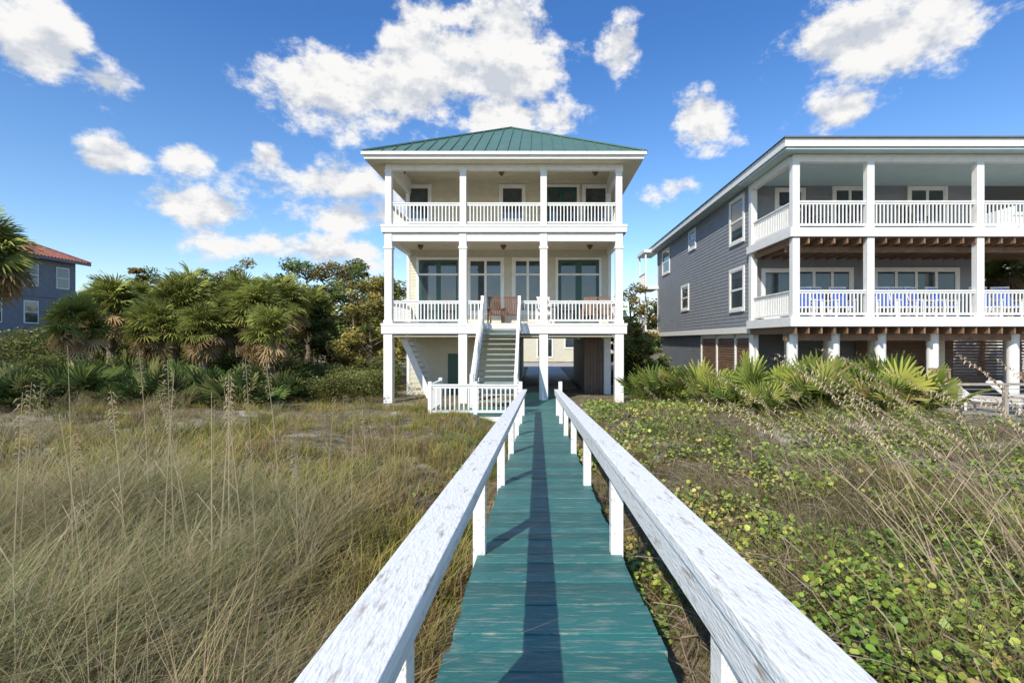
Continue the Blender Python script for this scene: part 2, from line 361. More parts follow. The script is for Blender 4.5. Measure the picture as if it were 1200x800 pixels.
for r_,d_ in rings:
    for i in range(20): t_=i*math.pi/10; vs.append((ox+r_*math.cos(t_),oy-.1-d_,oz+r_*math.sin(t_)))
for k in range(3):
    for i in range(20): fs.append((k*20+i,k*20+(i+1)%20,(k+1)*20+(i+1)%20,(k+1)*20+i))
q.add(vs,fs); q.beam((ox,oy-.1,oz-.2),(ox,oy-.45,oz-.1),.02,.02); q.box(ox-.03,ox+.03,oy-.48,oy-.42,oz-.13,oz-.06); q.beam((ox,oy-.08,oz),(XL,oy,oz-.25),.04,.04); q.build('satellite_dish',M_metal,H)
p=MB(); p.box(-.8,1.9,24.1,44,-2.3,-2.262); p.box(-8,16,44,52,-2.3,-2.258); p.build('driveway',M_conc)
e=empty('distant_house'); q=MB(); q.box(-6,9,56,66,-2.3,2.6); q.build('walls',M_cream,e); q=MB(); q.add([(-7,55,2.6),(10,55,2.6),(10,67,2.6),(-7,67,2.6),(-1,61,4.8),(4,61,4.8)],[(0,1,5,4),(1,2,5),(2,3,4,5),(3,0,4),(3,2,1,0)]); q.build('roof',M_greyd,e)
q=MB(); q2=MB(); window(q,q2,0,1.6,-1.8,.2,56,nx=2); window(q,q2,3,4.4,-.8,.4,56); q.build('frames',M_white,e); q2.build('glass',M_glass,e)
# ------------------------------------------------------------------ right grey house
G=empty('grey_beach_house'); GY=16.0; GB=19.2; GX=8.0; GXR=16.4; GXE=21.0; GE=34.0
p=MB(); p.box(GX,GXR,GB,GE,.45,6.0); p.build('walls_core',M_grey,G)
p=MB(); siding_side(p,GB,GE,.45,6.0,GX,.15); siding_front(p,GX,GXR,.72,3.2,GB,.15); siding_front(p,GX,GXR,3.5,5.9,GB,.15); p.build('siding',M_grey,G)
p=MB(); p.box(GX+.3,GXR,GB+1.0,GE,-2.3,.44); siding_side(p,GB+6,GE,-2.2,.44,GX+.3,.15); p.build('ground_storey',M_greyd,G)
gcols=[8.03,10.35,13.76,17.1,20.4]
p=MB(); rc=MB(); rl=MB(); br=MB()
for x in gcols:
    p.box(x-.11,x+.11,GY-.11,GY+.11,3.5,5.75); p.box(x-.11,x+.11,GY-.11,GY+.11,.72,3.2)
for x in(8.25,9.6,11.1,12.8,15.4,18): rc.cyl((x,GY+.6,-2.4),(x,GY+.6,.42),.17,n=20); rc.cyl((x,GB+.4,-2.4),(x,GB+.4,.42),.15,n=16)
p.box(GX-.11,GX+.11,GB-.3,GB-.08,.72,5.75)
for zt,zb in((3.5,3.22),(.74,.44)):
    p.box(GX-.17,GXE,GY-.17,GY-.12,zb,zt); p.box(GX-.17,GX-.12,GY-.12,GB+.01,zb,zt); p.box(GX-.1,GXE,GY-.118,GB,zt-.03,zt-.005)
p.box(GX-.05,GX-.018,GB+.02,GE,.28,.52); p.box(GX-.05,GX-.018,GB-.1,GB+.1,.5,5.95); p.box(GX-.05,GX-.018,GE-.1,GE+.05,.5,5.95)
p.box(GX-.04,GXE,GY-.1,GY+.1,5.55,5.78); p.box(GX-.1,GX+.09,GY+.1,GB,5.551,5.78)
RX0,RY0=7.48,15.45
p.box(RX0,GXE+.6,RY0,RY0+.04,5.86,6.12); p.box(RX0,RX0+.04,RY0+.04,GE+.6,5.86,6.12)
p.build('white_trim_and_columns',M_white,G,bevel=.005); rc.build('round_columns',M_white,G,smooth=False)
q=MB(); q.box(RX0+.05,GXE+.5,RY0+.05,GB,5.79,5.85); q.box(RX0+.05,GX,GB,GE+.5,5.85,5.88); q.build('porch_ceiling',M_blueceil,G)
q=MB(); rx1,ry1=GXE+.7,GE+.7; mxx=(RX0+rx1)/2; q.add([(RX0-.06,RY0-.06,6.13),(rx1,RY0-.06,6.13),(rx1,ry1,6.13),(RX0-.06,ry1,6.13),(mxx,RY0+7,7.2),(mxx,ry1-7,7.2)],[(0,1,4),(1,2,5,4),(2,3,5),(3,0,4,5),(3,2,1,0)]); q.box(RX0-.07,rx1,RY0-.07,RY0-.055,6.11,6.15); q.build('roof',M_greyd,G)
k=GX
while k<GXE: br.box(k,k+.05,GY-.1,GB,3.02,3.215); br.box(k,k+.05,GY-.1,GB,.22,.43); k+=.4
br.box(GX,GXE,GY+.5,GY+.6,2.85,3.019); br.box(GX,GXE,GY+.5,GY+.7,.0,.219); br.box(GX,GXE,GY-.1,GB,3.3,3.4); br.box(GX,GXE,GY-.1,GB+1,.5,.6)
br.build('deck_joists',M_wood,G)
for a_,b_ in zip(gcols[:-1],gcols[1:]):
    for zb in(.72,3.5): railx(rl,a_+.12,b_-.12,GY,zb,.86,.115,.034)
for zb in(.72,3.5): raily(rl,GY+.13,GB-.3,GX,zb,.86)
rl.build('deck_railings',M_white,G)
wf=MB();gl=MB(); W2=lambda px:(px-630)/31.25
def z31(py): return (399-py)/31.25
for a_,b_,zt,zb,nx in((911,940,224,244,1),(978,1013,222,262,2),(1066,1106,222,262,2),(895,926,318,372,1),(932,996,317,372,3),(1026,1120,317,372,4)):
    window(wf,gl,W2(a_),W2(b_),max(z31(zb),.8 if zb>300 else 3.6),z31(zt),GB,nx=nx)
for y0,y1,z0,z1 in((19.85,21.15,3.95,5.6),(19.85,21.15,1.25,2.8),(25.9,26.9,4.75,5.6),(27.1,28.3,1.7,2.9),(31,32.6,4.2,5.55)):
    window(wf,gl,y0,y1,z0,z1,GX,side=True,nx=1,nzr=((z0+z1)/2,))
wf.build('window_frames',M_white,G); gl.build('window_glass',M_glass,G)
q=MB()
for a_,b_ in((19.4,21.2),(21.4,23.4),(23.6,25.6)):
    zz=-2.1
    while zz<.1: q.beam((GX+.26,a_,zz),(GX+.26,b_,zz),.05,.07); zz+=.11
zz=-2.1
while zz<.2: q.beam((12.5,GB+.9,zz),(20,GB+.9,zz),.04,.08); zz+=.12
q.build('louvre_screens',M_louver,G)
q=MB(); 
for yy in(19.3,21.3,23.5,25.7): q.box(GX+.2,GX+.3,yy-.06,yy+.06,-2.4,.44)
q.box(GX+.2,GX+.3,19.3,25.7,.1,.3); q.build('screen_posts',M_white,G)
q=MB(); q.box(GX-.9,GX,GE-.2,GE+2,.5,.7); q.box(GX-.9,GX,GE-.2,GE+2,3.4,3.6)
for yy in(GE-.1,GE+1.9): q.box(GX-.9,GX-.8,yy-.06,yy+.06,-2.3,5.8)
q.box(GX-1,GX,GE-.3,GE+2.1,5.8,6.0)
raily(q,GE,GE+1.9,GX-.85,.7,.9); raily(q,GE,GE+1.9,GX-.85,3.6,.9); q.build('rear_porch',M_white,G)
for px in(945,968,990,1040,1062,1085,1110,1160,1185): chair('deck_chair',(px-630)/35,17.3,.72,M_white,random.uniform(-.4,.4),1,M_blue)
for px in(960,1000,1075): chair('deck_chair',(px-630)/35,17.3,3.5,M_dark,random.uniform(-.4,.4))
# pool deck
e=empty('pool_deck'); q=MB(); k=12.0
while k<15.5: q.box(10.2,22,k,k+.138,-1.98,-1.94); k+=.145
q.build('planks',M_pool,e); q=MB(); q.box(10.2,22,11.95,12.0,-2.3,-1.95); q.build('skirt',M_pool,e)
q=MB(); x=9.9
while x<22: q.box(x-.045,x+.045,12.0,12.08,-2.2,-1.05); x+=1.1
q.box(9.8,22,11.98,12.1,-1.05,-1.0); q.build('railing',M_pool,e)
q=MB()
zz=-1.85
while zz<-1.1: q.box(9.9,22,12.03,12.045,zz,zz+.015); zz+=.1
q.build('rail_cables',M_metal,e)
def lounge(x,y,z,yaw):
    e=empty('lounge_chair',(x,y,z)); e.rotation_euler=(0,0,yaw); q=MB()
    q.box(-.3,.3,-.9,.3,.3,.34); q.beam((0,.3,.32),(0,.85,.75),.6,.04)
    for a in(-.27,.27):
        for b_ in(-.85,.3): q.box(a-.025,a+.025,b_-.025,b_+.025,0,.3)
    for i in range(9): q.box(-.3,.3,-.88+i*.13,-.8+i*.13,.341,.355)
    q.build('frame',M_white,e); q=MB(); q.box(-.27,.27,-.85,.28,.356,.42); q.build('cushion',M_tan,e,bevel=.02)
lounge(12.2,14,-1.94,.5); lounge(13.6,14.2,-1.94,.3); lounge(15.2,14,-1.94,-.2)
chair('pool_chair',12.9,13.0,-1.94,M_wood,.6,1,M_red); chair('pool_chair',11.6,14.6,-1.94,M_wood,-.4,1)
e=empty('patio_umbrella',(14.2,14.8,-1.94)); q=MB(); q.cyl((0,0,0),(0,0,2.3),.025); q.cyl((0,0,0),(0,0,.08),.25); q.build('pole',M_metal,e); q=MB(); q.cyl((0,0,1.1),(0,0,2.25),.16,.03,10); q.build('canopy',M_tan,e)
e=empty('white_house'); q=MB(); q.box(26,44,29,40,-2.2,9.2); q.build('walls',M_white,e); q=MB(); q.add([(25.4,28.4,9.2),(45,28.4,9.2),(45,41,9.2),(25.4,41,9.2),(32,34.5,11.8),(38,34.5,11.8)],[(0,1,5,4),(1,2,5),(2,3,4,5),(3,0,4),(3,2,1,0)]); q.build('roof',M_greyd,e)
q=MB();q2=MB()
for x in(27,29.5,32):
    for z in(1,4.4,7.2): window(q,q2,x,x+1.3,z,z+1.5,29,nzr=(z+.75,))
q.build('frames',M_white,e);q2.build('glass',M_glass,e)
# ------------------------------------------------------------------ left stucco house (its side wall recedes along the view)
e=empty('stucco_house'); wx=-44.4; q=MB(); q.box(-55,wx,35,49.2,-2.2,7.5); q.build('walls',M_stucco,e)
ax0,ax1,ay0,ay1=-55.8,-43.6,34.2,50; az=7.45; rr=3.0; cxx=(ax0+ax1)/2; hr=(ax1-ax0)/2
q=MB(); q.add([(ax0,ay0,az),(ax1,ay0,az),(ax1,ay1,az),(ax0,ay1,az),(cxx,ay0+hr,az+rr),(cxx,ay1-hr,az+rr)],[(0,1,4),(1,2,5,4),(2,3,5),(3,0,4,5),(3,2,1,0)])
k=ay0+.2
while k<ay1:
    r=min(k-ay0,ay1-k,hr); q.cyl((ax1,k,az+.03),(ax1-r,k,az+rr*r/hr+.03),.10,n=6); k+=.33
k=ax0+.2
while k<ax1:
    r=min(k-ax0,ax1-k); q.cyl((k,ay0,az+.03),(k,ay0+r,az+rr*r/hr+.03),.10,n=6); k+=.33
q.cyl((ax1,ay1,az+.05),(cxx,ay1-hr,az+rr+.05),.13,n=6); q.cyl((cxx,ay0+hr,az+rr+.05),(cxx,ay1-hr,az+rr+.05),.13,n=6)
q.build('tile_roof',M_tile,e)
q=MB();q2=MB();q3=MB()
for y in(47.3,44.3,41.2):
    for z in(4.9,1.6):
        q.box(wx,wx+.06,y-.1,y+1.2,z-.1,z+1.9); q2.box(wx+.06,wx+.075,y,y+1.1,z,z+1.8); q.box(wx+.076,wx+.09,y,y+1.1,z+.86,z+.93)
q.build('window_frames',M_white,e); q2.build('glass',M_glass,e)
q3.box(ax1-.12,ax1+.01,ay0,ay1,az-.22,az-.005); q3.box(wx,wx+.08,35,49.2,3.9,4.15); q3.build('trim',M_greyd,e)
# ------------------------------------------------------------------ vegetation
def blade_clump(nb,h,w,spread,bend,seed,segs=3):
    r=np.random.default_rng(seed); V=[];F=[];T=[]
    for b_ in range(nb):
        a=r.uniform(0,6.283); rad=r.uniform(0,spread); bx,by=rad*math.cos(a),rad*math.sin(a); d=r.uniform(0,6.283); H_=h*r.uniform(.5,1.1); bd=bend*r.uniform(.3,1.3)*H_; px_,py_=-math.sin(d),math.cos(d)
        n0=len(V)
        for s_ in range(segs+1):
            t=s_/segs; ww=w*(1-t)**.7*.5+w*.06; X_=bx+math.cos(d)*bd*t*t; Y_=by+math.sin(d)*bd*t*t; Z_=H_*(t-.28*bend*t*t)
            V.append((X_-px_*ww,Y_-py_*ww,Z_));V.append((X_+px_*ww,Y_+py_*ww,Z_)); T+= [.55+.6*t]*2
        for s_ in range(segs): F.append((n0+2*s_,n0+2*s_+1,n0+2*s_+3,n0+2*s_+2))
    return np.array(V),np.array(F),np.array(T)
def pal(cols,n,t=None,j=.12):
    cols=np.array(cols); k=rng.integers(0,len(cols),n) if t is None else np.clip((t*len(cols)).astype(int),0,len(cols)-1)
    return cols[k]*(1+rng.normal(0,j,(n,1)))*(1+rng.normal(0,.04,(n,3)))
def polar(n,x0,x1,y0,y1,pw=-.5,rmin=1.2,rmax=34):
    out=[]
    got=0
    while got<n:
        u=rng.random(n*4); e_=pw+1; r=(rmin**e_+u*(rmax**e_-rmin**e_))**(1/e_); th=rng.uniform(-1.15,1.15,n*4)
        x=r*np.sin(th);y=r*np.cos(th); k=(x>x0)&(x<x1)&(y>y0)&(y<y1); out.append(np.stack([x[k],y[k]],1)); got+=k.sum()
    return np.concatenate(out)[:n]
def housemask(x,y):
    return ~(((x>-6)&(x<3.8)&(y>18))|((x>7.6)&(y>15.3))|((x>9.7)&(y>11.9))|((x>-3.1)&(x<.8)&(y>13.8)&(y<15.7))|((x>-.9)&(x<1.5)&(y>15)))
def grass(name,P,specs,cols,mt=M_grass,smin=.7,smax=1.3,tilt=.15,seg=3,tj=.13,cf=.45):
    parts=[]; idx=rng.integers(0,len(specs),len(P))
    for k,sp in enumerate(specs):
        Q=P[idx==k]; n=len(Q)
        if not n: continue
        v,f,t=blade_clump(*sp,seed=k+11,segs=seg); T=np.stack([Q[:,0],Q[:,1],zg(Q[:,0],Q[:,1])-.02],1)
        tt=fbm(Q[:,0]*cf+3,Q[:,1]*cf+8)*1.9-.45+rng.normal(0,tj,n)
        R=rot(rng.uniform(0,6.28,n),rng.normal(0,tilt,n)); sc=rng.uniform(smin,smax,n)*(.25+1.4*fbm(Q[:,0]*.8+20,Q[:,1]*.8))
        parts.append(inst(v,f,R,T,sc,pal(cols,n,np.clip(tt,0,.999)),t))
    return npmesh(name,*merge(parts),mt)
GC=[(.19,.21,.045),(.27,.28,.06),(.36,.33,.075),(.44,.37,.10),(.47,.38,.14),(.31,.21,.10),(.46,.37,.17),(.29,.28,.07),(.22,.24,.05)]
P=polar(16500,-30,-.55,1.0,27); P=P[housemask(P[:,0],P[:,1])]
k=fbm(P[:,0]*1.1+33,P[:,1]*1.1+11)+rng.normal(0,.06,len(P))>.36; P=P[k]
grass('grass_field',P,[(14,.30,.008,.12,.8),(12,.25,.009,.14,1.1),(14,.38,.007,.10,.7),(10,.18,.010,.16,1.3)],GC,seg=2,cf=.6)
P=polar(9500,.65,24,1.0,17); P=P[housemask(P[:,0],P[:,1])]; k=fbm(P[:,0]*.6+70,P[:,1]*.6)>.34; P=P[k]
grass('dry_grass',P,[(12,.26,.005,.16,1.2),(10,.22,.006,.18,1.4),(9,.38,.004,.12,.9)],[(.30,.27,.10),(.44,.35,.2),(.26,.24,.08),(.28,.18,.10),(.38,.27,.17),(.28,.28,.08)],seg=2,tj=.3)
n=1500; P=np.stack([rng.uniform(-6,-.95,n),rng.uniform(1.4,4.9,n)],1); k=fbm(P[:,0]*1.0+9,P[:,1]*1.0+40)+.25*(P[:,0]<-1.6)+.22*(P[:,1]<3.3)-.1*(P[:,1]>4)>.71; P=P[k]
grass('tall_dune_grass',P,[(34,.85,.0042,.09,1.1),(30,.7,.0042,.10,1.3),(26,1.0,.0045,.07,.9)],[(.25,.27,.11),(.33,.33,.15),(.42,.38,.20),(.50,.42,.26),(.29,.30,.12),(.46,.36,.2)],smin=.65,smax=1.05,tilt=.15,tj=.3)
n=1000; P=np.stack([rng.uniform(-19,-3,n),rng.uniform(4.5,16,n)],1); k=(fbm(P[:,0]*.6+9,P[:,1]*.6+4)>.55)&(P[:,0]<-.5*P[:,1]); P=P[k]
grass('dune_grass_patch',P,[(26,.8,.008,.14,.9),(24,.65,.008,.16,1.1)],[(.28,.27,.11),(.38,.33,.17),(.48,.39,.24),(.35,.26,.14)],smin=.7,smax=1.1,tj=.3)
def stalks(name,bases,hr,lean,col,w=.0035,dl=.06,head=1.):
    V=[];F=[];C=[]
    def strip(pts,ws,c):
        for o_ in((1,0),(0,1)):
            n0=len(V)
            for q,ww in zip(pts,ws):
                V.append((q[0]-o_[0]*ww,q[1]-o_[1]*ww,q[2]));V.append((q[0]+o_[0]*ww,q[1]+o_[1]*ww,q[2])); C.extend([c,c])
            for i in range(len(pts)-1): F.append((n0+2*i,n0+2*i+1,n0+2*i+3,n0+2*i+2))
    for (bx,by) in bases:
        z=float(zg(bx,by)); h=random.uniform(*hr); lx=(lean[0]*random.uniform(.5,1.25)+random.gauss(0,dl))*h; ly=(lean[1]*random.uniform(.3,1.3)+random.gauss(0,dl))*h
        N=14; c=np.array(col)*random.uniform(.7,1.2); pw=random.uniform(1.1,1.9); P_=lambda t:(bx+lx*t**pw,by+ly*t**pw,z+h*(t-.14*t**3*abs(lean[0])*2))
        strip([P_(i/N) for i in range(N+1)],[w*(1-.7*i/N) for i in range(N+1)],c)
        if random.random()<.8:
            for i in range(22):
                t=.78+.22*i/22; q=P_(t); sgn=1 if i%2 else -1; dx=random.uniform(.014,.034)*sgn*head; dz_=random.uniform(-.03,.012)
                strip([q,(q[0]+dx*.5,q[1]+dx*.3,q[2]+dz_*.5+.01),(q[0]+dx,q[1]+dx*.5,q[2]+dz_)],[.001,.006*head,.001],c*1.1)
        for j_ in range(2):
            t=random.uniform(.2,.6); q=P_(t); sx=random.choice((-1,1))*random.uniform(.1,.25); strip([q,(q[0]+sx*.5,q[1],q[2]+.12),(q[0]+sx,q[1]+.03,q[2]+.05)],[w*.6,w*.6,.0005],c)
    npmesh(name,np.array(V),np.array(F),np.array(C),M_grass)
stalks('sea_oats',[((px-630)*Yd/600,Yd) for px,Yd in ((100,2.9),(85,3.4),(150,3.7),(205,3.2),(248,3.2),(232,3.0),(268,3.6),(285,3.9),(300,3.5),(20,3.0),(40,3.6),(175,4.3),(330,4.2),(10,2.5),(120,3.2),(190,3.0),(222,4.0),(255,3.4),(60,2.7))],(1.35,1.75),(-.08,.04),(.60,.49,.33),w=.0045)
stalks('sea_oats',[(random.uniform(-5.5,-1.3),random.uniform(3,7)) for _ in range(45)],(.7,1.25),(-.12,.1),(.50,.42,.28))
stalks('sea_oats',[(random.uniform(2.3,3.3),random.uniform(2.5,3.4)) for _ in range(40)],(1.25,1.8),(-.62,.35),(.62,.50,.33),w=.0045,dl=.13)
stalks('sea_oats',[(random.uniform(1.8,6),random.uniform(4,8)) for _ in range(40)],(.8,1.4),(-.45,.2),(.5,.42,.27),dl=.15)
V=[];F=[];C=[]
for _ in range(3600):
    r=1.8+13*random.random()**1.6; th=random.uniform(.12,1.05); x=r*math.sin(th); y=r*math.cos(th)
    if x<.7 or not housemask(np.array([x]),np.array([y]))[0]: continue
    a=random.uniform(0,6.28); l=random.uniform(.08,.5); z=float(zg(x,y)); c=np.array((.36,.28,.2))*random.uniform(.5,1.5); w_=random.uniform(.0015,.004)
    z0=z+random.uniform(0,.1); z1=z0+random.uniform(-.02,.16); n0=len(V); dx,dy=math.cos(a),math.sin(a); mx_=random.uniform(-.05,.05)
    for t,zz in((0,z0),(.5,(z0+z1)/2+.03),(1,z1)):
        qx=x+dx*l*t-dy*mx_*(t==.5); qy=y+dy*l*t+dx*mx_*(t==.5); V+=[(qx-dy*w_,qy+dx*w_,zz),(qx+dy*w_,qy-dx*w_,zz+w_)]; C+=[c,c]
    F+=[(n0,n0+1,n0+3,n0+2),(n0+2,n0+3,n0+5,n0+4)]
npmesh('fallen_twigs',np.array(V),np.array(F),np.array(C),M_grass)
lv=np.array([(0,0,0),(-.42,.3,.10),(-.40,.85,.12),(0,1.05,.0),(.40,.85,.12),(.42,.3,.10),(0,.5,-.02)])
lf=np.array([(0,6,2,1),(0,5,4,6),(6,4,3,2)])
P=polar(115000,.62,26,1.2,18,-.6); P=P[housemask(P[:,0],P[:,1])]
dens=fbm(P[:,0]*1.1+70,P[:,1]*1.1+3)+.6*(fbm(P[:,0]*4,P[:,1]*4)-.5)-.10*np.exp(-((P[:,0]-2.6)/1.2)**2-((P[:,1]-4.8)/2)**2); k=dens+rng.normal(0,.04,len(P))>.475; P=P[k]; n=len(P)
T=np.stack([P[:,0],P[:,1],zg(P[:,0],P[:,1])+rng.random(n)**1.5*.16+.01],1); 
sc=rng.uniform(.016,.042,n)*(1+.065*P[:,1])
VC=[(.13,.21,.03),(.18,.27,.04),(.25,.32,.05),(.34,.37,.06),(.11,.16,.035),(.40,.31,.09)]
v,f,c=inst(lv,lf,rot(rng.uniform(0,6.28,n),rng.normal(.25,.5,n),rng.normal(0,.4,n)),T,sc,pal(VC,n,np.clip(fbm(P[:,0]*.8,P[:,1]*.8+60)*1.3-.2+rng.normal(0,.22,n),0,.999),.2))
npmesh('beach_vines',v,f,c,M_vine)
P=np.stack([rng.uniform(-1.4,-.5,2500),rng.uniform(1.5,13,2500)],1); k=fbm(P[:,0]*1.3+7,P[:,1]*1.3)>.55; P=P[k]; n=len(P)
T=np.stack([P[:,0],P[:,1],zg(P[:,0],P[:,1])+rng.random(n)*.12],1)
npmesh('beach_vines',*inst(lv,lf,rot(rng.uniform(0,6.28,n),rng.normal(.25,.3,n)),T,rng.uniform(.03,.05,n),pal(VC[:3],n)),M_vine)
def fanleaf(nl=20,pet=.7,spread=2.0,droop=.35,seed=0):
    r=np.random.default_rng(seed); V=[(-.015,0,0),(.015,0,0),(.012,pet*.5,.05),(-.012,pet*.5,.05),(.01,pet,.04),(-.01,pet,.04)];F=[(0,1,2,3),(3,2,4,5)];T=[.8]*6
    for i in range(nl):
        a=-spread+2*spread*i/(nl-1)+r.normal(0,.03); Ln=.75*(1-.18*(abs(a)/spread))*r.uniform(.88,1.08); d=np.array([math.sin(a),math.cos(a)]); q=np.array([d[1],-d[0]]); dr=droop*r.uniform(.6,1.5)
        n0=len(V)
        for t,w in((.0,.006),(.45,.030),(.8,.020),(1.0,.003)):
            c=d*Ln*t; zz=.04+.12*t*(1 if abs(a)<1.2 else .5)-dr*t**3*Ln
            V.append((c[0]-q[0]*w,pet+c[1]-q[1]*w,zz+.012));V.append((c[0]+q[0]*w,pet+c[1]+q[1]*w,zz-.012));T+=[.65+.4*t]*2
        for s_ in range(3): F.append((n0+2*s_,n0+2*s_+1,n0+2*s_+3,n0+2*s_+2))
    return np.array(V),np.array(F),np.array(T)
def palm(x,y,cz,rad,seed,bright=1.):
    r=np.random.default_rng(seed); z=float(zg(x,y)); e=empty('cabbage_palm',(x,y,z)); q=MB(); h=cz-z-.2*rad; lx=r.uniform(-.3,.3)
    N=10
    for i in range(N):
        t0,t1=i/N,(i+1)/N; q.cyl((lx*t0*t0,0,h*t0),(lx*t1*t1,0,h*t1),.17+.03*(i%2),.16,10)
    for i in range(26):
        a=r.uniform(0,6.28);t=r.uniform(.45,1); q.beam((lx*t*t+.13*math.cos(a),.13*math.sin(a),h*t),(lx*t*t+.3*math.cos(a),.3*math.sin(a),h*t+.28),.06,.03)
    q.build('trunk',M_bark,e)
    parts=[]; n=46; bright=bright*r.uniform(.8,1.15)
    for k in range(2):
        v,f,t=fanleaf(22,.7,2.1,.38,seed*3+k); pt=r.uniform(-1.2,1.4,n); u=(pt+1.2)/2.6
        C=np.where(u[:,None]<.33,np.array([(.42,.30,.15)]),np.array([(.24,.255,.065)])*(.7+.75*u[:,None]))*(1+r.normal(0,.25,(n,1)))*bright
        yw=r.uniform(0,6.28,n); T=np.tile(np.array([lx,0,h+.05]),(n,1))+np.stack([np.zeros(n),np.zeros(n),u*.35],1)
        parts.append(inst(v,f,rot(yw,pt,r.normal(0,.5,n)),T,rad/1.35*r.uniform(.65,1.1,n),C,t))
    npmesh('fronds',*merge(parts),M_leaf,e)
def at(px,py,Y_): return ((px-630)*Y_/600,(399-py)*Y_/600)
for i,(px,py,Yd,rd) in enumerate([(85,382,20,1.2),(130,360,23,1.4),(205,360,22,1.5),(225,345,25,1.4),(178,386,20,1.2),(298,366,21,1.4),(335,355,24,1.4),(318,395,19.5,1.1),(258,378,24,1.3),(362,366,27,1.3),(160,358,26,1.3),(280,350,26,1.3),(108,368,25,1.2),(240,388,20,1.1)]):
    x,z=at(px,py,Yd); palm(x,Yd,z,rd,i+5)
x,z=at(-22,300,17); palm(x,17,z,1.55,60)
x,z=at(1192,312,24); palm(x,24,z,1.8,61,bright=.8)
x,z=at(1235,300,27); palm(x,27,z,1.8,62,bright=.8)
def palmettos(name,P,s0,s1,cols):
    parts=[]; per=13
    for k in range(3):
        Q=P[k::3]; n=len(Q)*per
        if n==0: continue
        v,f,t=fanleaf(14,.8,1.5,.12,70+k); B=np.repeat(Q,per,0); T=np.stack([B[:,0],B[:,1],zg(B[:,0],B[:,1])],1)
        C=pal(cols,n,None,.22); hs=np.repeat(rng.uniform(.6,1.25,len(Q)),per)
        parts.append(inst(v,f,rot(rng.uniform(0,6.28,n),rng.uniform(.3,1.5,n),rng.normal(0,.3,n)),T,hs*rng.uniform(s0,s1,n),C,t))
    npmesh(name,*merge(parts),M_leaf)
def region(n,x0,x1,y0,y1): return np.stack([rng.uniform(x0,x1,n),rng.uniform(y0,y1,n)],1)
yl=[(.27,.31,.06),(.36,.37,.08),(.20,.25,.06),(.42,.36,.13),(.15,.20,.05)]
P=region(72,4.2,10.5,10.2,14.8); P=P[(P[:,0]<.77*P[:,1])&(P[:,0]>.3*P[:,1])]
palmettos('saw_palmetto_thicket',np.concatenate([P,region(10,3.6,7,14.5,17)]),.5,.85,yl)
dk=[(.09,.14,.04),(.13,.18,.055),(.18,.21,.06),(.25,.24,.09)]
palmettos('saw_palmetto_thicket',np.concatenate([region(60,-15.5,-8.9,15.5,19.5),region(20,-19,-14,13,17)]),.5,.95,dk)
qv=np.array([(-.5,0,0),(0,-.28,.05),(.5,0,0),(0,.28,.05)]); qf=np.array([(0,1,2,3)])
def foliage(cent,rads,per,leaf,col,r):
    parts=[]
    cl=r.normal(1,.28,len(cent))
    for (c,rd,br) in zip(cent,rads,cl):
        d=r.normal(size=(per,3)); d/=np.linalg.norm(d,axis=1)[:,None]; rr=rd*r.random(per)**.4; T=c+d*rr[:,None]*np.array([1,1,.7]); 
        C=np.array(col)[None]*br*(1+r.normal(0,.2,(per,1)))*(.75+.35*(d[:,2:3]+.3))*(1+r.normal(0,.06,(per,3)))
        parts.append(inst(qv,qf,rot(r.uniform(0,6.28,per),r.uniform(-1.3,1.3,per),r.uniform(-1,1,per)),T,leaf*r.uniform(.6,1.3,per),C))
    return merge(parts)
def tree(name,x,y,top,cr,col,seed,leaf=.2,ncl=26,per=150,low=.35):
    r=np.random.default_rng(seed); z=float(zg(x,y)); h=top-z; e=empty(name,(x,y,z)); q=MB()
    pts=[np.array([0,0,-.1])]; N=5
    for i in range(N): pts.append(pts[-1]+np.array([r.normal(0,.12),r.normal(0,.12),h*.78/N]))
    r0=.03*h
    for i in range(N): q.cyl(pts[i],pts[i+1],r0*(1-.8*i/N),r0*(1-.8*(i+1)/N),8)
    cen=[];rd=[]
    for i in range(ncl):
        t=r.uniform(low,1); a=r.uniform(0,6.28); w=math.sin(math.pi*min(1,(t-low+.12)/(1.15-low)))**.6; ra=cr*w*r.uniform(.35,1)
        c=np.array([ra*math.cos(a),ra*math.sin(a),h*t-.3]); b0=np.array([pts[min(N,int(t*N*.9))][0],0,max(.3,c[2]-ra*.6)])
        q.cyl(b0,c,r0*.28,r0*.07,5); cen.append(c); rd.append(cr*r.uniform(.17,.34))
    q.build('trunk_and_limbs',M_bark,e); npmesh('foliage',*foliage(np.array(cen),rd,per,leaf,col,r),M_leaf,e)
TC=[(.25,.26,.07),(.17,.21,.06),(.36,.28,.09),(.14,.18,.055),(.31,.27,.08)]
k=0
for px,py,Yd,cr in [(150,334,38,2.4),(185,314,36,2.2),(215,322,40,2.4),(248,308,34,2.3),(285,303,37,2.6),(322,320,34,2.2),(352,303,36,2.5),(385,306,33,2.4),(415,302,35,2.3),(440,318,30,2.2),(462,325,31,2.4),(105,348,40,2.6),(160,310,30,1.0),(400,340,27,2.0),(435,350,25,1.9),(370,330,29,2.0),(425,312,32,2.2)]:
    x,z=at(px,py,Yd); tree('pine_tree' if k%2 else 'oak_tree',x,Yd,z,cr,TC[k%5],100+k,leaf=.17,per=190); k+=1
for px,py,Yd,cr in [(742,328,34,1.8),(760,350,40,1.8),(735,372,26,1.2),(755,385,24,1.3),(1150,300,30,2),(1190,290,33,2.4)]:
    x,z=at(px,py,Yd); tree('oak_tree',x,Yd,z,cr,TC[(k+1)%4],100+k,leaf=.16,per=150); k+=1
